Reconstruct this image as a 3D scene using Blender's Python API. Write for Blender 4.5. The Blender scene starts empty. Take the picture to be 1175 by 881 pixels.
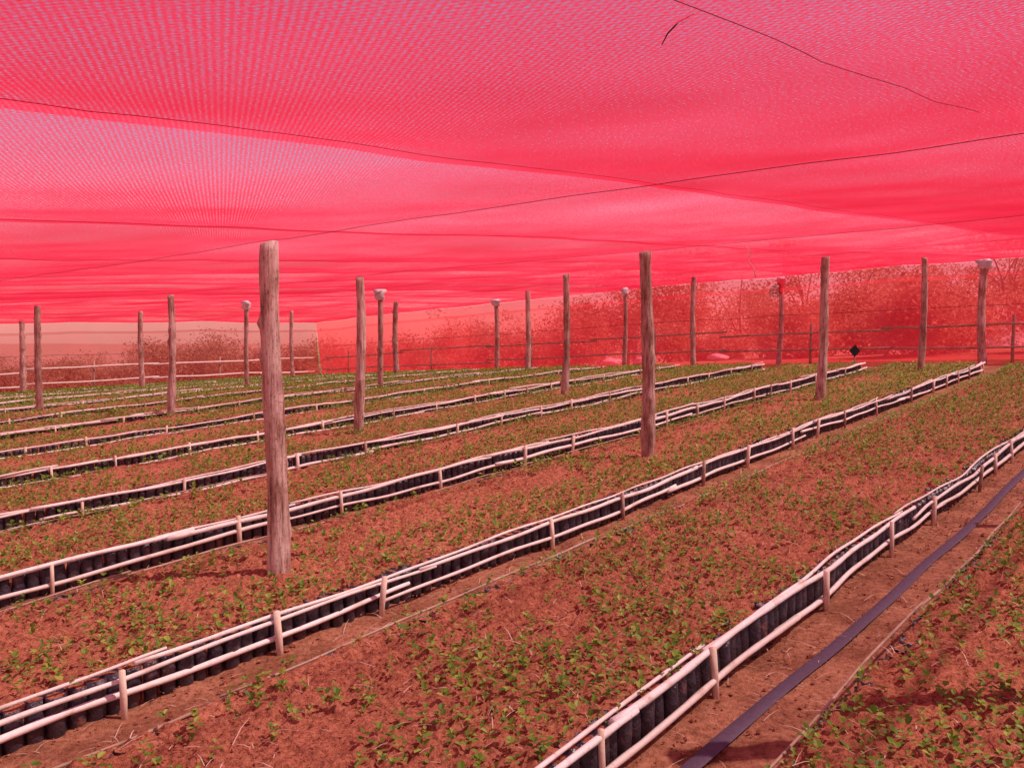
import bpy, math, random
import numpy as np
rng = np.random.default_rng(7); random.seed(7)
scene = bpy.context.scene
try:
    scene.view_settings.view_transform='Standard'; scene.view_settings.look='None'; scene.view_settings.exposure=0
except Exception: pass

# ------------------------------------------------------------ site geometry
A=math.radians(39.9); SA,CA=math.sin(A),math.cos(A)
S=0.0512; G=0.042; OY=0.067
def P(q,w):
    return SA*q-CA*w, CA*q+SA*w+OY
def base(X,Y):
    X=np.asarray(X,float); Y=np.asarray(Y,float)
    zx=S*60*np.tanh(X/60)
    Yc=np.clip(Y,-60,27)
    d=np.clip(Yc-16,0,None)
    zy=G*(Yc-OY)-0.003*d*d
    t=np.clip((Y-27)/60,0,1); t=t*t*(3-2*t)
    zy=zy*(1-t)+(-3.0)*t
    return zx+zy
_lat=rng.random((512,512))
def vn(x,y,s,o=0):
    x=np.asarray(x,float)/s+o*17.3+200; y=np.asarray(y,float)/s+o*31.7+200
    xi=np.floor(x).astype(int); yi=np.floor(y).astype(int)
    fx=x-xi; fy=y-yi; fx=fx*fx*(3-2*fx); fy=fy*fy*(3-2*fy)
    g=lambda a,b:_lat[a%512,b%512]
    return (g(xi,yi)*(1-fx)+g(xi+1,yi)*fx)*(1-fy)+(g(xi,yi+1)*(1-fx)+g(xi+1,yi+1)*fx)*fy
def wob(q,k):
    q=np.asarray(q,float)
    return 0.14*(vn(q,k*9.1,2.6,3)-.5)+0.03*(vn(q,k*5.3,.8,4)-.5)

# ------------------------------------------------------------ mesh helpers
def link(ob): scene.collection.objects.link(ob); return ob
def mk(name,verts,faces,mats,smooth=True,midx=None,uv=None):
    verts=np.asarray(verts,dtype=np.float32); n=len(verts)
    me=bpy.data.meshes.new(name)
    if isinstance(faces,np.ndarray) and faces.ndim==2:
        m,c=faces.shape
        me.vertices.add(n); me.vertices.foreach_set('co',verts.ravel())
        me.loops.add(m*c); me.loops.foreach_set('vertex_index',faces.astype(np.int32).ravel())
        me.polygons.add(m); me.polygons.foreach_set('loop_start',np.arange(0,m*c,c,dtype=np.int32))
        me.polygons.foreach_set('loop_total',np.full(m,c,dtype=np.int32))
        me.update(calc_edges=True)
    else:
        me.from_pydata(verts.tolist(),[],faces); me.update()
    for mt in (mats if isinstance(mats,(list,tuple)) else [mats]): me.materials.append(mt)
    me.polygons.foreach_set('use_smooth',np.full(len(me.polygons),smooth,dtype=bool))
    if midx is not None: me.polygons.foreach_set('material_index',np.asarray(midx,dtype=np.int32))
    if uv is not None:
        l=me.uv_layers.new(name='UVMap'); vi=np.empty(len(me.loops),dtype=np.int32)
        me.loops.foreach_get('vertex_index',vi); l.data.foreach_set('uv',np.asarray(uv,dtype=np.float32)[vi].ravel())
    me.validate()
    return link(bpy.data.objects.new(name,me))
class B:
    def __init__(s): s.v=[];s.f=[];s.m=[]
    def tube(s,pts,rad,seg=8,mat=0,capmat=None,rj=0.0):
        pts=np.asarray(pts,float); n=len(pts)
        rad=np.broadcast_to(np.asarray(rad,float),(n,))
        tan=np.gradient(pts,axis=0); b0=len(s.v)
        ref=np.array([0,0,1.]) if abs(tan[0][2])<.8*np.linalg.norm(tan[0]) else np.array([1.,0,0])
        for i in range(n):
            t=tan[i]/np.linalg.norm(tan[i]); a=np.cross(t,ref); a/=np.linalg.norm(a); b=np.cross(t,a)
            for j in range(seg):
                th=2*math.pi*j/seg; r=rad[i]*(1+rj*(random.random()-.5))
                s.v.append(tuple(pts[i]+r*(math.cos(th)*a+math.sin(th)*b)))
        for i in range(n-1):
            for j in range(seg):
                j2=(j+1)%seg
                s.f.append((b0+i*seg+j,b0+(i+1)*seg+j,b0+(i+1)*seg+j2,b0+i*seg+j2)); s.m.append(mat)
        cm=mat if capmat is None else capmat
        s.f.append(tuple(b0+j for j in range(seg))); s.m.append(cm)
        s.f.append(tuple(b0+(n-1)*seg+j for j in reversed(range(seg)))); s.m.append(cm)
    def obj(s,name,mats,smooth=True): return mk(name,s.v,s.f,mats,smooth,s.m)
def gridmesh(name,Vx,Vy,Vz,mats,uv=None):
    n,m=Vx.shape; idx=np.arange(n*m).reshape(n,m)
    f=np.stack([idx[:-1,:-1],idx[1:,:-1],idx[1:,1:],idx[:-1,1:]],-1).reshape(-1,4)
    v=np.stack([Vx,Vy,Vz],-1).reshape(-1,3)
    return mk(name,v,f,mats,True,None,uv)

# ------------------------------------------------------------ materials
def newmat(name):
    m=bpy.data.materials.new(name); m.use_nodes=True; nt=m.node_tree; nt.nodes.clear()
    out=nt.nodes.new('ShaderNodeOutputMaterial'); return m,nt,out
def N(nt,t,**k):
    n=nt.nodes.new(t)
    for a,b in k.items(): setattr(n,a,b)
    return n
def L(nt,a,b): nt.links.new(a,b)
def noise(nt,scale,detail=4,vec=None,rough=.6):
    n=N(nt,'ShaderNodeTexNoise'); n.inputs['Scale'].default_value=scale; n.inputs['Detail'].default_value=detail
    n.inputs['Roughness'].default_value=rough
    if vec is not None: L(nt,vec,n.inputs['Vector'])
    return n
def ramp(nt,fac,stops):
    r=N(nt,'ShaderNodeValToRGB'); e=r.color_ramp.elements
    while len(e)<len(stops): e.new(.5)
    for i,(p,c) in enumerate(stops): e[i].position=p; e[i].color=(*c,1)
    L(nt,fac,r.inputs[0]); return r
def mixc(nt,a,b,fac,mode='MIX'):
    m=N(nt,'ShaderNodeMixRGB'); m.blend_type=mode
    for s,i in ((fac,0),(a,1),(b,2)):
        if isinstance(s,(int,float)): m.inputs[i].default_value=s
        elif isinstance(s,tuple): m.inputs[i].default_value=(*s,1)
        else: L(nt,s,m.inputs[i])
    return m.outputs[0]
def math_(nt,op,a,b=None):
    m=N(nt,'ShaderNodeMath',operation=op)
    for i,s in enumerate((a,b)):
        if s is None: continue
        if isinstance(s,(int,float)): m.inputs[i].default_value=s
        else: L(nt,s,m.inputs[i])
    return m.outputs[0]
def mapped(nt,scale):
    tc=N(nt,'ShaderNodeTexCoord'); mp=N(nt,'ShaderNodeMapping'); mp.inputs['Scale'].default_value=scale
    L(nt,tc.outputs['Object'],mp.inputs['Vector']); return mp.outputs[0]
def principled(nt,out,col,rough=.8,bump=None,bs=.5,bd=.01,spec=.3):
    p=N(nt,'ShaderNodeBsdfPrincipled'); p.inputs['Roughness'].default_value=rough
    p.inputs['Specular IOR Level'].default_value=spec
    if isinstance(col,tuple): p.inputs['Base Color'].default_value=(*col,1)
    else: L(nt,col,p.inputs['Base Color'])
    if bump is not None:
        b=N(nt,'ShaderNodeBump'); b.inputs['Strength'].default_value=bs; b.inputs['Distance'].default_value=bd
        L(nt,bump,b.inputs['Height']); L(nt,b.outputs[0],p.inputs['Normal'])
    L(nt,p.outputs[0],out.inputs[0]); return p

def soil(name,dark,mid,light):
    m,nt,out=newmat(name); v=mapped(nt,(1,1,1))
    n1=noise(nt,1.3,5,v); n2=noise(nt,42,6,v,.8); n3=noise(nt,150,3,v,.7)
    c=ramp(nt,n2.outputs[0],[(.38,dark),(.5,mid),(.64,light)])
    c2=mixc(nt,c.outputs[0],(.72,.64,.58),ramp(nt,n1.outputs[0],[(.35,(0,0,0)),(.75,(.8,.8,.8))]).outputs[0],'MULTIPLY')
    fl=ramp(nt,n3.outputs[0],[(.6,(0,0,0)),(.68,(1,1,1))])
    c3=mixc(nt,c2,(.9,.55,.4),math_(nt,'MULTIPLY',fl.outputs[0],.5))
    h=math_(nt,'ADD',n2.outputs[0],math_(nt,'MULTIPLY',n3.outputs[0],.5))
    principled(nt,out,c3,.95,h,.85,.03,.1); return m
M_bed=soil('bag_soil',(.18,.058,.033),(.62,.215,.115),(.86,.37,.22))

def ground_mat():
    m,nt,out=newmat('ground_soil'); v=mapped(nt,(1,1,1))
    n1=noise(nt,.35,6,v); n2=noise(nt,30,6,v,.7); n3=noise(nt,140,3,v); n4=noise(nt,3,4,v)
    c=ramp(nt,n2.outputs[0],[(.3,(.2,.075,.04)),(.5,(.46,.2,.11)),(.75,(.64,.33,.2))])
    cp=mixc(nt,c.outputs[0],(.6,.55,.52),ramp(nt,n4.outputs[0],[(.42,(0,0,0)),(.62,(.9,.9,.9))]).outputs[0],'MULTIPLY')
    dry=mixc(nt,c.outputs[0],(.62,.48,.3),ramp(nt,n1.outputs[0],[(.35,(0,0,0)),(.6,(.9,.9,.9))]).outputs[0])
    ln=N(nt,'ShaderNodeVectorMath',operation='LENGTH'); L(nt,v,ln.inputs[0])
    f=math_(nt,'MULTIPLY',math_(nt,'SUBTRACT',ln.outputs['Value'],26),.2); 
    cl=N(nt,'ShaderNodeClamp'); L(nt,f,cl.inputs[0])
    col=mixc(nt,cp,dry,cl.outputs[0])
    h=math_(nt,'ADD',n2.outputs[0],math_(nt,'MULTIPLY',n3.outputs[0],.4))
    principled(nt,out,col,.95,h,.8,.025,.1); return m
M_ground=ground_mat()

def wood(name,dark,mid,light,zs=.12,bs=.6):
    m,nt,out=newmat(name); v=mapped(nt,(1,1,zs))
    oi=N(nt,'ShaderNodeObjectInfo')
    n1=noise(nt,45,6,v,.65); n2=noise(nt,6,4,mapped(nt,(1,1,.6))); n3=noise(nt,90,4,mapped(nt,(1,1,.7)))
    c=ramp(nt,n1.outputs[0],[(.34,dark),(.47,mid),(.66,light)])
    c2=mixc(nt,c.outputs[0],(.6,.46,.4),ramp(nt,n2.outputs[0],[(.45,(0,0,0)),(.6,(.85,.85,.85))]).outputs[0],'MULTIPLY')
    c3=mixc(nt,c2,(.6,.48,.44),math_(nt,'MULTIPLY',oi.outputs['Random'],.6),'MULTIPLY')
    c4=mixc(nt,c3,(.35,.25,.2),ramp(nt,n3.outputs[0],[(.58,(0,0,0)),(.66,(.8,.8,.8))]).outputs[0],'MULTIPLY')
    principled(nt,out,c4,.85,n1.outputs[0],bs,.02,.2); return m
M_post=wood('post_bark',(.24,.15,.12),(.58,.42,.35),(.78,.63,.55))
M_cut=wood('post_sawn_end',(.4,.28,.2),(.55,.42,.3),(.65,.52,.4),1)
def pole(name,a,b,c):
    m,nt,out=newmat(name); v=mapped(nt,(1,1,1))
    n1=noise(nt,7,5,v,.6); n2=noise(nt,60,4,v)
    gi=N(nt,'ShaderNodeNewGeometry')
    c1=ramp(nt,n1.outputs[0],[(.3,a),(.45,b),(.7,c)])
    c2=mixc(nt,c1.outputs[0],(.82,.78,.72),math_(nt,'MULTIPLY',gi.outputs['Random Per Island'],.9),'MULTIPLY')
    c3=mixc(nt,c2,(.55,.45,.38),ramp(nt,n2.outputs[0],[(.6,(0,0,0)),(.7,(.6,.6,.6))]).outputs[0],'MULTIPLY')
    principled(nt,out,c3,.55,n2.outputs[0],.3,.006,.35); return m
M_rail=pole('peeled_pole',(.66,.56,.46),(.9,.86,.78),(.95,.93,.88))
M_rail_old=pole('weathered_pole',(.25,.15,.1),(.42,.29,.2),(.55,.42,.32))
M_stake=pole('split_stake',(.6,.42,.28),(.85,.72,.55),(.9,.8,.64))

def bagmat():
    m,nt,out=newmat('black_polythene'); v=mapped(nt,(1,1,1))
    n1=noise(nt,45,3,v); n2=noise(nt,9,4,v)
    c=ramp(nt,n2.outputs[0],[(.4,(.03,.025,.035)),(.6,(.06,.045,.06)),(.75,(.25,.11,.08))])
    principled(nt,out,c.outputs[0],.35,n1.outputs[0],.8,.014,.6); return m
M_bag=bagmat()

def leafmat(name,a,b,c,tr=.35,spec=.15):
    m,nt,out=newmat(name); gi=N(nt,'ShaderNodeNewGeometry')
    cc=ramp(nt,gi.outputs['Random Per Island'],[(0,a),(.6,b),(1,c)])
    d=N(nt,'ShaderNodeBsdfPrincipled'); d.inputs['Roughness'].default_value=.5; d.inputs['Specular IOR Level'].default_value=spec
    L(nt,cc.outputs[0],d.inputs['Base Color'])
    t=N(nt,'ShaderNodeBsdfTranslucent'); L(nt,cc.outputs[0],t.inputs[0])
    mx=N(nt,'ShaderNodeMixShader'); mx.inputs[0].default_value=tr
    L(nt,d.outputs[0],mx.inputs[1]); L(nt,t.outputs[0],mx.inputs[2]); L(nt,mx.outputs[0],out.inputs[0]); return m
M_leaf=leafmat('seedling_leaf',(.09,.19,.02),(.21,.37,.04),(.44,.55,.1),.35,.3)
M_tree=leafmat('dry_tree_leaf',(.34,.25,.12),(.58,.41,.21),(.74,.54,.31),.5)
M_straw=pole('straw',(.5,.35,.25),(.7,.55,.4),(.8,.65,.5))

def netmat(name,cover,weave,col,pitch=.012,trl=.7,tint=(1,1,1),strip=.16,lowamp=.14):
    m,nt,out=newmat(name)
    uv=N(nt,'ShaderNodeTexCoord'); sp=N(nt,'ShaderNodeSeparateXYZ'); L(nt,uv.outputs['UV'],sp.inputs[0])
    nz=noise(nt,2.2,2,uv.outputs['UV']); k=2*math.pi/pitch
    warp=math_(nt,'MULTIPLY',nz.outputs[0],7)
    sx=math_(nt,'SINE',math_(nt,'ADD',math_(nt,'MULTIPLY',sp.outputs[0],k),warp))
    sy=math_(nt,'SINE',math_(nt,'ADD',math_(nt,'MULTIPLY',sp.outputs[1],k*.62),warp))
    pat=math_(nt,'MULTIPLY',sx,sy)
    fine=noise(nt,120,2,uv.outputs['UV'],.7)
    pt=math_(nt,'ADD',math_(nt,'MULTIPLY',pat,weave),math_(nt,'MULTIPLY',math_(nt,'SUBTRACT',fine.outputs[0],.5),weave*5.5))
    # the cloth is sewn from strips that differ slightly in density, doubled at each seam
    sd=math_(nt,'DIVIDE',math_(nt,'SUBTRACT',sp.outputs[1],1.87-2.14*20),2.14)
    st=math_(nt,'FLOOR',sd); fr=math_(nt,'FRACT',sd)
    seam=math_(nt,'MULTIPLY',math_(nt,'LESS_THAN',fr,.035),.22)
    wn=N(nt,'ShaderNodeTexWhiteNoise',noise_dimensions='1D'); L(nt,st,wn.inputs['W'])
    lo=noise(nt,.7,3,uv.outputs['UV'])
    cov=math_(nt,'ADD',math_(nt,'ADD',math_(nt,'ADD',pt,seam),cover),math_(nt,'ADD',math_(nt,'MULTIPLY',math_(nt,'SUBTRACT',wn.outputs[0],.5),strip),math_(nt,'MULTIPLY',math_(nt,'SUBTRACT',lo.outputs[0],.5),lowamp)))
    cl=N(nt,'ShaderNodeClamp'); L(nt,cov,cl.inputs[0]); cl.inputs['Min'].default_value=.02; cl.inputs['Max'].default_value=.98
    lw=N(nt,'ShaderNodeLayerWeight'); lw.inputs[0].default_value=.5
    cs=math_(nt,'MAXIMUM',math_(nt,'SUBTRACT',1,lw.outputs['Facing']),.04)
    T=math_(nt,'POWER',math_(nt,'SUBTRACT',1,cl.outputs[0]),math_(nt,'DIVIDE',1,cs))  # light path through knit
    d=N(nt,'ShaderNodeBsdfDiffuse'); t=N(nt,'ShaderNodeBsdfTranslucent'); tp=N(nt,'ShaderNodeBsdfTransparent')
    tp.inputs[0].default_value=(*tint,1)
    dk=(col[0]*.86,col[1]*.5,col[2]*.6)
    cc=mixc(nt,col,dk,ramp(nt,lo.outputs[0],[(.35,(0,0,0)),(.65,(1,1,1))]).outputs[0])
    cc=mixc(nt,cc,(.74,.4,.5),math_(nt,'MULTIPLY',wn.outputs[0],.75),'MULTIPLY') if strip>.08 else cc
    L(nt,cc,d.inputs[0]); L(nt,cc,t.inputs[0])
    m1=N(nt,'ShaderNodeMixShader'); m1.inputs[0].default_value=trl; L(nt,d.outputs[0],m1.inputs[1]); L(nt,t.outputs[0],m1.inputs[2])
    m2=N(nt,'ShaderNodeMixShader'); L(nt,T,m2.inputs[0]); L(nt,m1.outputs[0],m2.inputs[1]); L(nt,tp.outputs[0],m2.inputs[2])
    L(nt,m2.outputs[0],out.inputs[0]); return m
M_net=netmat('red_shade_cloth',.30,.17,(.96,.045,.09),.015,.77,(1,.76,.79),.12,.12)
M_side=netmat('red_side_cloth',.32,.04,(.99,.05,.07),.012,.65,(1,.27,.33),.06,.1)
M_side2=netmat('thin_side_cloth',.26,.03,(.99,.07,.10),.012,.5,(1,.42,.5),.05,.08)
def simple(name,c,r=.6,bscale=None):
    m,nt,out=newmat(name)
    if bscale: n=noise(nt,bscale,3,mapped(nt,(1,1,1))); cc=mixc(nt,c,tuple(x*.6 for x in c),n.outputs[0]); principled(nt,out,cc,r,n.outputs[0],.5,.01)
    else: principled(nt,out,c,r)
    return m
M_cord=simple('dark_cord',(.2,.012,.035),.8)
M_thread=simple('red_seam_thread',(.5,.02,.05),.8)
M_twig=simple('dead_twig',(.03,.02,.02),.8)
M_wire=simple('rusty_wire',(.12,.06,.05),.6)
M_plastic=simple('white_plastic',(.88,.88,.88),.4,8)
M_dark=simple('dark_plastic',(.02,.02,.025),.5,40)
M_hose=simple('layflat_tube',(.12,.08,.12),.6,25)
M_bark=simple('tree_bark',(.4,.3,.22),.9,20)
M_mound=simple('mound_sand',(.8,.66,.56),.95,3)

# ------------------------------------------------------------ ground
def axis(lo,hi,f0,f1,fine):
    c=list(np.arange(f0,f1+1e-6,fine)); s=fine
    while c[-1]<hi: s=min(s*1.18,60); c.append(c[-1]+s)
    s=fine
    while c[0]>lo: s=min(s*1.18,60); c.insert(0,c[0]-s)
    return np.array(c)
gx=axis(-1600,1600,-3,6,.05); gy=axis(-400,1800,1,9,.05)
GX,GY=np.meshgrid(gx,gy,indexing='ij')
r=np.hypot(GX,GY)
GZ=base(GX,GY)-.2-.012+(.026*vn(GX,GY,.12,1)+.02*vn(GX,GY,.45,2))*(r<20)+np.clip((r-40)/60,0,1)*(1.5*(vn(GX,GY,23,5)-.5))
gridmesh('ground',GX,GY,GZ,M_ground)

# ------------------------------------------------------------ seedling beds
Q0,Q1=-3.0,18.4; WID=1.56; K0,K1=-2,11
seed=[]  # (X,Y,Z)
for k in range(K0,K1+1):
    wf=1.73+2.14*k
    near = k<=2
    qs=np.concatenate([np.arange(Q0,9,.018 if near else .06),np.arange(9,Q1+.03,.045 if near else .07)])
    ws=np.linspace(0,WID-.05,86 if near else 28)
    QQ,WW=np.meshgrid(qs,ws,indexing='ij')
    W=wf+.035+WW+wob(QQ,k)*(1-WW/WID)
    X,Y=P(QQ,W)
    hx=.09; rowi=np.round(WW/.078); du=(QQ/hx+.5*(rowi%2)); bump=np.cos(2*math.pi*du)*np.cos(2*math.pi*(WW/.078))
    Z=base(X,Y)-.012+.006*bump+.036*(vn(X,Y,.05,1)-.5)+.034*(vn(X,Y,.024,2)-.5)+.03*(vn(X,Y,.3,3)-.5)
    Z=Z-.018*np.clip((WW-(WID-.16))/.1,0,1)
    Xf=np.concatenate([X[:,:1],X,X[:,-1:]],1); Yf=np.concatenate([Y[:,:1],Y,Y[:,-1:]],1)
    Zf=np.concatenate([Z[:,:1]-.24,Z,Z[:,-1:]-.24],1)
    Xf=np.concatenate([Xf[:1],Xf,Xf[-1:]],0); Yf=np.concatenate([Yf[:1],Yf,Yf[-1:]],0); Zf=np.concatenate([Zf[:1]-.24,Zf,Zf[-1:]-.24],0)
    gridmesh('seedling_bed',Xf,Yf,Zf,M_bed)
    for wi,wv in enumerate(np.arange(.04,WID-.03,.07)):
        q=np.arange(Q0,Q1-.05,.08)+.04*(wi%2)
        q=q+rng.normal(0,.015,len(q)); w=wf+wv+rng.normal(0,.014,len(q))+wob(q,k)*(1-wv/WID)
        x,y=P(q,w)
        patch=.5*vn(x,y,.8,6)+.5*vn(x,y,.22,7)
        fr=wv/WID
        bias=(.20 if fr<.4 else (-.08 if fr<.8 else 0.0))
        if k==1: bias+=.12*(fr<.45)
        if k<=0: bias=0.03+.08*(fr>.3)*(fr<.7)
        bias=bias+.14*np.clip((q-7)/5,0,1)
        keep=rng.random(len(q))<np.clip((patch+bias-.25)*2.1,.06,.97)
        seed.append(np.stack([x,y,base(x,y)-.004],-1)[keep])
seed=np.concatenate(seed)
dist=np.hypot(seed[:,0],seed[:,1])
ok=(seed[:,1]>-3)
seed=seed[ok]; dist=dist[ok]
def make_leaves(name,pts,nl,size,mat):
    M=len(pts); 
    big=rng.uniform(.55,1.25,M)[:,None]
    az=rng.uniform(0,6.283,M)[:,None]+np.arange(nl)[None,:]*2.2+rng.normal(0,.35,(M,nl))
    lev=(np.arange(nl)[None,:]/max(1,nl-1))
    hgt=(.014+.032*lev)*big*rng.uniform(.7,1.2,(M,nl))
    tilt=rng.normal(.2,.4,(M,nl))+.4*lev
    Ln=size*big*rng.uniform(.7,1.25,(M,nl)); Wd=Ln*rng.uniform(.6,.82,(M,nl))
    d=np.stack([np.cos(az)*np.cos(tilt),np.sin(az)*np.cos(tilt),np.sin(tilt)],-1)
    s=np.stack([-np.sin(az),np.cos(az),np.zeros_like(az)],-1)
    n=np.cross(d,s)
    b=pts[:,None,:]+np.stack([0*hgt,0*hgt,hgt],-1)+d*.004
    Ln=Ln[...,None]; Wd=Wd[...,None]; z=np.array([0,0,1.])
    V=[b, b+.3*Ln*d+.48*Wd*s+.12*Wd*n, b+.74*Ln*d+.42*Wd*s+.1*Wd*n-z*.06*Ln, b+Ln*d-z*.16*Ln,
       b+.74*Ln*d-.42*Wd*s+.1*Wd*n-z*.06*Ln, b+.3*Ln*d-.48*Wd*s+.12*Wd*n]
    V=np.stack(V,2).reshape(-1,3); i=np.arange(M*nl)[:,None]*6
    F=np.concatenate([i+np.array([[0,1,2,3]]),i+np.array([[0,3,4,5]])],1).reshape(-1,4)
    return mk(name,V,F,mat,False)
make_leaves('coffee_seedlings',seed[dist<8],6,.0295,M_leaf)
make_leaves('coffee_seedlings',seed[(dist>=8)&(dist<15)],5,.034,M_leaf)
make_leaves('coffee_seedlings',seed[dist>=15],4,.040,M_leaf)

# bags along bed edges
bv=[];bf=[];bm=[]
def bag(x,y,z,r,seg,low=0):
    b0=len(bv); lx,ly=random.gauss(0,.006),random.gauss(0,.006); ph=random.random()*6
    prof=[(-.205,.88),(-.17,1.05),(-.10,1.08),(-.04,1.0),(-.002+random.gauss(0,.005)-low,1.0)]
    sq=random.uniform(.05,.16)
    for hz,rr in prof:
        t=(hz+.2)/.2; jr=rr*random.uniform(.95,1.05)
        for j in range(seg):
            a=6.2832*j/seg; q=r*jr*(1+sq*math.cos(2*a+ph)+.05*random.uniform(-1,1))
            bv.append((x+lx*t+q*math.cos(a),y+ly*t+q*math.sin(a),z+hz+(random.gauss(0,.004) if hz>-.03 else 0)))
    for i in range(4):
        for j in range(seg):
            j2=(j+1)%seg; bf.append((b0+i*seg+j,b0+i*seg+j2,b0+(i+1)*seg+j2,b0+(i+1)*seg+j)); bm.append(0)
    b1=len(bv); 
    for j in range(seg):
        vx,vy,vz=bv[b0+4*seg+j]; bv.append((x+(vx-x)*.9,y+(vy-y)*.9,z-.010-low))
    for j in range(seg):
        j2=(j+1)%seg; bf.append((b0+4*seg+j,b0+4*seg+j2,b1+j2,b1+j)); bm.append(0)
    bf.append(tuple(b1+j for j in range(seg))); bm.append(1)
for k in range(K0,K1+1):
    bv=[];bf=[];bm=[]; wf=1.73+2.14*k
    for edge in (0,1):
        q=Q0
        while q<Q1:
            w=wf+.035 + float(wob(q,k)) if edge==0 else wf+WID-.04
            w+=random.gauss(0,.006)
            X,Y=P(q,w); d=math.hypot(X,Y)
            bag(X,Y,float(base(X,Y)),.041*random.uniform(.93,1.07),12 if d<8 else 7,0 if edge==0 else .035)
            q+=.086+random.gauss(0,.003)
    wv=wf+.1
    while wv<wf+WID-.1:
        for qe in (Q1,):
            X,Y=P(qe,wv); bag(X,Y,float(base(X,Y)),.042,7)
        wv+=.086
    mk('polythene_seedling_bags',bv,bf,[M_bag,M_bed],True,bm)

# rails + stakes
def rail(b,k,wf,off,zoff,rad,q0=Q0,q1=Q1,mat=0,use=1,jw=.014,jz=.012):
    q=q0-random.random()
    while q<q1:
        ln=random.uniform(2.8,4.4); e=min(q+ln,q1+.15); ss=np.arange(q,e,.12)
        if len(ss)<4: break
        o1,o2,o3,o4=[random.gauss(0,jw) for _ in range(2)]+[random.gauss(0,jz) for _ in range(2)]
        t=np.linspace(0,1,len(ss)); ph=random.random()*6
        w=wf+off+wob(ss,k)*use+o1*(1-t)+o2*t+.006*np.sin(ss*3+ph)+.003*np.sin(ss*8+ph)
        X,Y=P(ss,w); Z=base(X,Y)+zoff+o3*(1-t)+o4*t+.010*np.sin(ss*2.3+ph*2)+.004*np.sin(ss*7+ph)-.012*np.sin(t*3.14)
        r0=rad*random.uniform(.85,1.15); rr=r0*(1-.35*t)*(1+.07*np.sin(ss*21+ph))
        if random.random()<.5: rr=rr[::-1]
        d=np.hypot(X[0],Y[0])
        b.tube(np.stack([X,Y,Z],-1),rr,8 if d<9 else 6,mat,rj=.1)
        q=e-random.uniform(.1,.3)
for k in range(K0,K1+1):
    wf=1.73+2.14*k; b=B()
    rail(b,k,wf,-.035,.008,.017); rail(b,k,wf,-.032,-.095,.017)
    if random.random()<.8 or k<3: rail(b,k,wf,-.008,.022 ,.011)
    rail(b,k,wf+WID,.02,-.02,.008,mat=1,use=0)
    q=Q0+.2
    while q<Q1:
        w=wf-.062+float(wob(q,k)); X,Y=P(q,w); z=float(base(X,Y)); tl=random.gauss(0,.015); tw=random.gauss(0,.012)
        h=random.uniform(.02,.05); r=random.uniform(.013,.021)
        b.tube([(X,Y,z-.27),(X+tw*.5,Y+tl*.5,z-.1),(X+tw,Y+tl,z+h)],[r*.8,r,r*.95],5,2 if random.random()<.7 else 1,rj=.15)
        q+=random.choice([.75,.95,1.2,1.5])+random.gauss(0,.08)
    b.obj('pole_edging_rails',[M_rail,M_rail_old,M_stake],True)

# layflat irrigation tube in the aisle
ss=np.arange(-3,18.5,.12); ww=1.46+.025*np.sin(ss*.7)+.03*vn(ss,0*ss,.8,9)
rows=[]
for o,h in ((-.034,.014),(-.022,.019),(0,.020),(.022,.019),(.034,.014)):
    X,Y=P(ss,ww+o); rows.append((X,Y,base(X,Y)-.2+.012+h+.006*vn(ss,ss*0+o*20,.4,21)))
R=np.array(rows)
gridmesh('irrigation_tube',R[:,0],R[:,1],R[:,2],M_hose)

# clods and straw
n=26000; q=rng.uniform(.5,12,n); kk=rng.integers(-1,4,n); wv=rng.uniform(-.5,WID-.05,n)
x,y=P(q,1.73+2.14*kk+wv); onbed=wv>.08
z=base(x,y)+np.where(onbed,-.004,-.178)
oct_=np.array([[1,0,0],[-1,0,0],[0,1,0],[0,-1,0],[0,0,1],[0,0,-1]],float)
of=np.array([[0,2,4],[2,1,4],[1,3,4],[3,0,4],[2,0,5],[1,2,5],[3,1,5],[0,3,5]])
sc=(rng.uniform(.003,.010,n)*np.where(rng.random(n)<.15,1.6,1))[:,None,None]*(1+.5*rng.normal(0,1,(n,6,1)).clip(-1,1))
V=oct_[None]*sc*np.array([1,1,.7]); a=rng.uniform(0,6.28,n); c,s_=np.cos(a)[:,None],np.sin(a)[:,None]
V2=np.stack([V[...,0]*c-V[...,1]*s_,V[...,0]*s_+V[...,1]*c,V[...,2]],-1)+np.stack([x,y,z],-1)[:,None]
mk('soil_clods',V2.reshape(-1,3),(np.arange(n)[:,None,None]*6+of[None]).reshape(-1,3),M_bed,False)
n=9500; q=rng.uniform(.5,15,n)**1; kk=rng.integers(-1,6,n); wv=rng.uniform(-.52,WID-.02,n)
x,y=P(q,1.73+2.14*kk+wv); onbed=wv>.06
z=base(x,y)+np.where(onbed,.006,-.178)
a=rng.uniform(0,3.14,n); ln=rng.uniform(.012,.06,n)*np.where(rng.random(n)<.12,2,1); wd=rng.uniform(.0008,.002,n); tz=rng.normal(0,.12,n)
d=np.stack([np.cos(a),np.sin(a),tz],-1)*ln[:,None]; s_=np.stack([-np.sin(a),np.cos(a),0*a],-1)*wd[:,None]; c=np.stack([x,y,z+.004],-1)
mid=np.array([0,0,1.])*(ln*.12)[:,None]
V=np.stack([c-d-s_,c-d+s_,c+mid+s_,c+mid-s_,c+d+s_*.5,c+d-s_*.5],1).reshape(-1,3)
i=np.arange(n)[:,None]*6
mk('straw_litter',V,np.concatenate([i+np.array([[0,1,2,3]]),i+np.array([[3,2,4,5]])],1).reshape(-1,4),M_straw,False)

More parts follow.
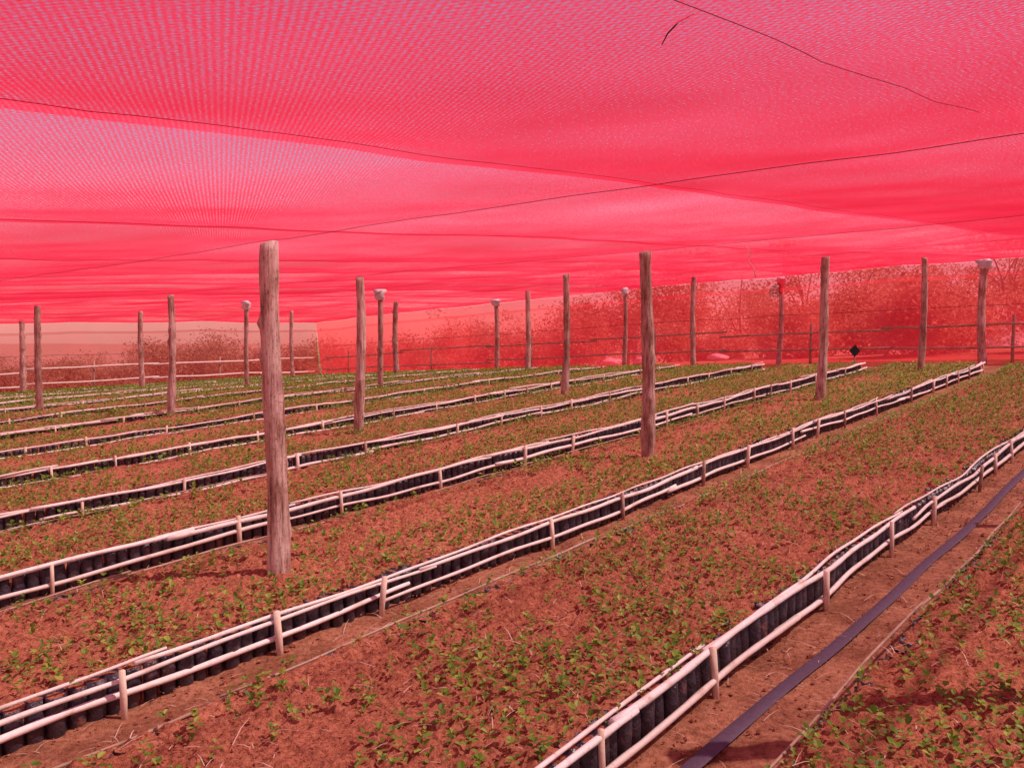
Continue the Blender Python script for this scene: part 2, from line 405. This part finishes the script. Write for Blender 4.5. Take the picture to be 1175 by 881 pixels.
# ------------------------------------------------------------ net posts
def post(x,y,r=.062,wrap=False,h=2.04,lean=(0,0),bend=.02,knots=None):
    b=B(); z0=float(base(x,y)); hs=np.arange(-.45,h+.001,.04); hs[-1]=h
    t=(hs+.45)/(h+.45); ph=random.random()*6
    bx=bend*np.sin(t*4.5+ph); by=bend*.6*np.sin(t*4.3+ph*2)
    i0=np.argmin(abs(hs)); fr=np.clip(hs/h,-.3,1)
    bx=bx-bx[i0]-(bx[-1]-bx[i0])*fr; by=by-by[i0]-(by[-1]-by[i0])*fr
    cx=x+lean[0]*(hs/h)+bx; cy=y+lean[1]*(hs/h)+by
    kn=knots or [random.uniform(.1,h-.1) for _ in range(7)]
    seg=18; n=len(hs)
    kdat=[(kh,random.random()*6.28,random.uniform(.25,.5)) for kh in kn]
    for i in range(n):
        rr=r*(1.08-.26*t[i])*(1+.05*math.sin(hs[i]*7+ph)+.03*math.sin(hs[i]*17+ph*3))
        for j in range(seg):
            a=6.2832*j/seg
            f=1+.06*math.sin(3*a+ph+hs[i])+.04*(random.random()-.5)
            for kh,ka,kw in kdat:
                da=(a-ka+math.pi)%(2*math.pi)-math.pi
                f+=kw*math.exp(-((hs[i]-kh)/.035)**2-(da/.4)**2)
            b.v.append((cx[i]+rr*f*math.cos(a),cy[i]+rr*f*math.sin(a),z0+hs[i]+(.02*math.cos(a+ph) if i==n-1 else 0)))
    for i in range(n-1):
        for j in range(seg):
            j2=(j+1)%seg; b.f.append((i*seg+j,i*seg+j2,(i+1)*seg+j2,(i+1)*seg+j)); b.m.append(0)
    b.f.append(tuple((n-1)*seg+j for j in range(seg))); b.m.append(1)
    if wrap:
        c0=len(b.v); zt=z0+h; rings=[(-.19,1.15),(-.13,1.9),(-.07,1.7),(-.02,2.1),(.03,.9)]
        for dz,f in rings:
            for j in range(10):
                a=6.2832*j/10; q=r*.9*f*random.uniform(.7,1.45)
                b.v.append((cx[-1]+q*math.cos(a),cy[-1]+q*math.sin(a),zt+dz-.02+random.gauss(0,.018)))
        for i in range(4):
            for j in range(10):
                j2=(j+1)%10; b.f.append((c0+i*10+j,c0+i*10+j2,c0+(i+1)*10+j2,c0+(i+1)*10+j)); b.m.append(2)
        b.f.append(tuple(c0+40+j for j in range(10))); b.m.append(2)
    b.obj('wooden_post',[M_post,M_cut,M_plastic],True)
posts=[(-1.47,5.39,.067,0,(-.03,0)),(1.38,8.79,.068,0,(-.05,0)),(4.44,12.55,.066,0,(.04,0)),(7.46,15.94,.06,0,(.02,0)),(10.1,18.8,.085,1,(0,0)),
(-2.05,11.62,.066,0,(.03,0)),(.90,15.0,.062,0,(.02,0)),(4.1,19.8,.06,0,(0,0)),(6.9,22.6,.07,1,(.02,0)),
(-5.95,15.2,.066,0,(.03,0)),(-2.77,18.4,.06,1,(0,0)),(.4,22.4,.072,0,(0,0)),(3.1,24.1,.06,1,(0,0)),
(-9.2,17.0,.066,0,(.0,0)),(-6.3,20.8,.055,1,(.0,0)),(-3.3,25.0,.08,0,(0,0)),(-.44,26.,.07,1,(-.05,0)),
(-9.9,23.4,.07,0,(0,0)),(-6.7,26.7,.06,0,(0,0)),(-13.7,24.5,.085,0,(0,0)),
(-5.1,8.25,.062,0,(-.03,0)),(2.2,3.2,.062,0,(0,0)),(4.95,6.15,.062,0,(0,0)),(7.9,9.7,.062,0,(0,0)),(10.9,13.1,.062,0,(0,0)),
(-8.4,11.1,.062,0,(0,0)),(-12.6,19.6,.062,0,(0,0)),(-4.3,2.0,.062,0,(0,0)),(13.6,16.2,.062,0,(0,0))]
for (x,y,r_,wp,ln) in posts:
    post(x,y+OY,r_,bool(wp),2.04,ln,random.uniform(.014,.035))

# ------------------------------------------------------------ shade net roof
NQ0,NQ1,NW0,NW1=-8,21.5,-8,28.
def netz(q,w):
    X,Y=P(q,w)
    q=np.asarray(q,float); w=np.asarray(w,float)
    a=np.abs(np.sin(np.pi*(q-3.19)/4.46)); c=np.abs(np.sin(np.pi*(w-1.87)/2.14))
    far=np.clip((np.hypot(X,Y)-4)/8,0,1)
    return base(X,Y)+2.07-(.025+.02*far)*a*c-.02*np.sqrt(a*c+1e-6)+(.02+.035*far)*(vn(q,w,1.9,11)-.5)+.012*(vn(q,w,.35,12)-.5)+.006*far*np.sin(w*9+3*vn(q,w,1,19))*a
qs=np.linspace(NQ0,NQ1,330); ws=np.linspace(NW0,NW1,400)
QQ,WW=np.meshgrid(qs,ws,indexing='ij'); X,Y=P(QQ,WW)
gridmesh('red_shade_net',X,Y,netz(QQ,WW),M_net,np.stack([QQ,WW],-1).reshape(-1,2))
b=B()
def cord(q0,w0,q1,w1,r=.0016,m=0,dz=-.006):
    n=max(4,int(math.hypot(q1-q0,w1-w0)/.1)); t=np.linspace(0,1,n); q=q0+(q1-q0)*t; w=w0+(w1-w0)*t
    w=w+(.02*(vn(q,w,.2,13)-.5) if abs(q1-q0)>abs(w1-w0) else 0)
    X,Y=P(q,w); b.tube(np.stack([X,Y,netz(q,w)+dz],-1),r,4,m)
for i in range(-2,5): cord(3.19+4.46*i,NW0,3.19+4.46*i,NW1,.0015)
for i in range(-2,12): cord(NQ0,1.87+2.14*i,NQ1,1.87+2.14*i,.0012,1)
cord(.85,.62,2.55,.52,.0008)
b.obj('net_support_cords',[M_cord,M_thread])
b=B(); zz=float(netz(1.25,.75))
b.tube([(.285,1.40,zz+.012),(.262,1.41,zz+.002),(.247,1.42,zz-.012),(.238,1.42,zz-.03)],[.0008,.0013,.0013,.0007],5,0)
b.obj('hanging_twig',[M_twig])
b=B(); zz=float(base(2.34,8.7))+2.04
b.tube([(2.3,8.7,zz+.01),(2.36,8.7,zz-.06),(2.33,8.72,zz-.14),(2.39,8.7,zz-.22),(2.40,8.7,zz-.31)],[.003,.004,.005,.004,.005],5,0)
b.obj('hanging_string',[M_straw])

# side nets, with an outward slope added so the cloth catches more sun
def side(name,along,lo,hi,mat):
    t=np.linspace(lo,hi,260); hgt=np.linspace(0,1,18)
    TT,HH=np.meshgrid(t,hgt,indexing='ij')
    off=(.20*(vn(TT,HH*1.5,.9,14)-.5)+.07*np.sin(TT*2.1+HH*3))*np.sin(HH*3.14)+1.3*(1-HH)
    TT2=TT+1.3*(1-HH)*(TT-lo)/(hi-lo)
    if along=='w': q=NQ1+off; w=TT2
    else: q=TT2; w=NW1+off
    X,Y=P(q,w)
    top=netz(np.full_like(TT,NQ1) if along=='w' else TT, TT if along=='w' else np.full_like(TT,NW1))
    bot=base(X,Y)-.25
    Z=bot*(1-HH)+(top-.004)*HH
    gridmesh(name,X,Y,Z,mat,np.stack([TT,HH*2.2],-1).reshape(-1,2))
side('side_shade_net','w',NW0,NW1,M_side)
side('side_shade_net','q',NQ0,NQ1,M_side2)

# boundary fence
b=B()
def frail(pa,pb,h,r,m):
    n=max(3,int(math.dist(pa,pb)/.7)); t=np.linspace(0,1,n); q=pa[0]+(pb[0]-pa[0])*t; w=pa[1]+(pb[1]-pa[1])*t
    X,Y=P(q,w); Z=base(X,Y)-.2+h+.05*(vn(q,w,1.3,15+h)-.5)
    b.tube(np.stack([X,Y,Z],-1),r,6,m,rj=.1)
for h,m in ((.38,0),(.86,0)):
    w=-6.
    while w<27: frail((21.2,w),(21.2,min(w+4.3,27.2)),h+random.gauss(0,.04),.026,1); w+=4.1
    q=-6.
    while q<20.5: frail((q,27.5),(min(q+4.3,21),27.5),h+random.gauss(0,.04),.026,0); q+=4.1
for h in (1.25,): frail((21.25,-6),(21.25,27),h,.006,2); frail((-6,27.55),(21,27.55),h,.006,2)
for w in np.arange(-5,28,4.4):
    X,Y=P(21.28,w); z=float(base(X,Y)); b.tube([(X,Y,z-.4),(X,Y,z+.3),(X+.02,Y,z+.8+random.random()*.1)],[.035,.033,.03],6,1,rj=.1)
for q in np.arange(-5,21,4.4):
    X,Y=P(q,27.6); z=float(base(X,Y)); b.tube([(X,Y,z-.4),(X,Y,z+.3),(X+.02,Y,z+.8+random.random()*.1)],[.035,.033,.03],6,1,rj=.1)
b.obj('pole_fence',[M_rail,M_rail_old,M_wire])

# diamond marker on a stake
b=B(); X,Y=7.15,18.35; z=float(base(X,Y))
b.tube([(X,Y,z-.3),(X+.01,Y,z+.1),(X,Y,z+.36)],[.018,.017,.015],6,0)
c0=len(b.v)
for yy in (-.035,-.022):
    for dx,dz in ((0,-.13),(.115,0),(.01,.13),(-.115,.01)): b.v.append((X+dx,Y+yy,z+.26+dz))
b.f+= [(c0,c0+1,c0+2,c0+3),(c0+7,c0+6,c0+5,c0+4)]+[(c0+i,c0+4+i,c0+4+(i+1)%4,c0+(i+1)%4) for i in range(4)]; b.m+=[1]*6
b.obj('diamond_marker_sign',[M_rail_old,M_dark],False)

# things outside the net
def sack(x,y,sx,sy,sz):
    import bmesh
    bm=bmesh.new(); bmesh.ops.create_icosphere(bm,subdivisions=3,radius=1)
    for v in bm.verts:
        n_=float(vn(v.co.x+x,v.co.y+v.co.z,.5,16)); f=.8+.4*n_
        v.co.x*=sx*f; v.co.y*=sy*f; v.co.z*=sz*f
    me=bpy.data.meshes.new('white_sack'); bm.to_mesh(me); bm.free(); me.materials.append(M_plastic)
    for p in me.polygons: p.use_smooth=True
    o=link(bpy.data.objects.new('white_sack',me)); o.location=(x,y,float(base(x,y))-.2+sz*.7)
for a_ in ((3.4,30,.35,.3,.16),(4.5,30.6,.3,.3,.14),(7.3,31,.4,.3,.14)): sack(*a_)
mq=np.linspace(-12,12,50); MX,MY=np.meshgrid(mq+27,np.linspace(-7,7,30)+42,indexing='ij')
rr=np.clip(1-np.hypot((MX-27)/11,(MY-42)/6.5),0,1)
gridmesh('sand_mound',MX,MY,base(MX,MY)-.5+3.6*rr+.5*(vn(MX,MY,1.5,17)-.5)*(rr>0),M_mound)

tb=B(); lp=[]
def tree(x,y,h,spread):
    z=float(base(x,y))-.4; ts=min(1,h/4)
    nst=random.randint(1,3)
    for s_ in range(nst):
        a0=random.random()*6.28; top=np.array([x+math.cos(a0)*spread*.25,y+math.sin(a0)*spread*.25,z+h*.55])
        p0=np.array([x+random.gauss(0,.15),y+random.gauss(0,.15),z]); midp=(p0+top)/2+np.array([random.gauss(0,.15),random.gauss(0,.15),0])
        tb.tube([p0,midp,top],[.09*ts,.07*ts,.04*ts],6,0)
        for l in range(7):
            a=random.random()*6.28; st=p0+(top-p0)*random.uniform(.3,1); e=np.array([x+math.cos(a)*spread*random.uniform(.4,1),y+math.sin(a)*spread*random.uniform(.4,1),z+h*random.uniform(.3,1)])
            m_=(st+e)/2+np.array([0,0,.2*ts]); tb.tube([st,m_,e],[.04*ts,.028*ts,.01*ts],4,0)
            for c_ in range(3):
                cc=e+(m_-e)*random.uniform(-.1,.9)+rng.normal(0,.3*ts,3); nn=random.randint(70,120)
                lp.append(cc+rng.normal(0,1,(nn,3))*np.array([.5,.5,.32])*random.uniform(.6,1.2)*(.5+.5*ts))
def px(x,Y): return (x-587)/1007*Y
for i in range(42):
    pxx=-60+i*32+random.gauss(0,14); 
    if pxx<500: Y=random.uniform(52,70); h=random.uniform(3.0,4.2)-.3*(pxx>300)
    elif pxx<690: Y=random.uniform(45,60); h=random.uniform(3.6,4.9)
    else: Y=random.uniform(38,55); h=random.uniform(4.6,6.2)
    tree(px(pxx,Y),Y,h,random.uniform(1.4,2.4))
for i in range(26):   # scrub beyond the left-hand side net
    pxx=-150+i*26+random.gauss(0,10); Y=random.uniform(44,58); tree(px(pxx,Y),Y,random.uniform(2.2,3.4),random.uniform(1.4,2.2))
for i in range(40):
    xx=-80+i*4.2+random.gauss(0,1.5); Y=random.uniform(75,95); tree(xx,Y,random.uniform(4,5.2)+(.8 if xx>5 else 0),3.0)
for i in range(30): # shrubs just outside the net
    w=random.uniform(-6,30); X,Y=P(25+random.uniform(0,7),w); tree(X,Y,random.uniform(.9,2.0),random.uniform(.6,1.1))
lp=np.concatenate(lp); n=len(lp)
a=rng.uniform(0,6.28,n); t=rng.uniform(-1,1,n); d=np.stack([np.cos(a)*np.cos(t),np.sin(a)*np.cos(t),np.sin(t)],-1)
s_=np.cross(d,rng.normal(0,1,(n,3))); s_/=np.linalg.norm(s_,axis=1)[:,None]; ls=rng.uniform(.04,.10,n)[:,None]
V=np.stack([lp-d*ls,lp+s_*ls*.5,lp+d*ls,lp-s_*ls*.5],1).reshape(-1,3)
nb=len(tb.v); F=(np.arange(n)[:,None]*4+np.array([[0,1,2,3]])+nb).tolist()
mk('distant_trees',np.concatenate([np.array(tb.v),V]),tb.f+F,[M_bark,M_tree],False,tb.m+[1]*n)

# ------------------------------------------------------------ light
EL=math.radians(56); AZ=math.radians(93)
sd=bpy.data.lights.new('sun','SUN'); sd.energy=5; sd.angle=math.radians(.5); sd.color=(1,.95,.88)
so=link(bpy.data.objects.new('sun',sd))
from mathutils import Vector
dirv=Vector((math.sin(AZ)*math.cos(EL),math.cos(AZ)*math.cos(EL),math.sin(EL)))
so.rotation_euler=dirv.to_track_quat('Z','Y').to_euler(); so.location=dirv*40
w=bpy.data.worlds.new('World'); scene.world=w; w.use_nodes=True; nt=w.node_tree
bg=nt.nodes['Background']; sk=nt.nodes.new('ShaderNodeTexSky'); sk.sky_type='NISHITA'; sk.sun_disc=False
sk.sun_elevation=EL; sk.sun_rotation=AZ; sk.dust_density=.3; sk.air_density=1.0
nt.links.new(sk.outputs[0],bg.inputs[0]); bg.inputs[1].default_value=.15

# ------------------------------------------------------------ camera
cd=bpy.data.cameras.new('camera'); co=link(bpy.data.objects.new('camera',cd)); scene.camera=co
cd.sensor_width=36; cd.lens=1007/1175*36; cd.clip_start=.05; cd.clip_end=5000
co.location=(0,0,1.6); co.rotation_euler=(math.radians(90-2.86),0,0)
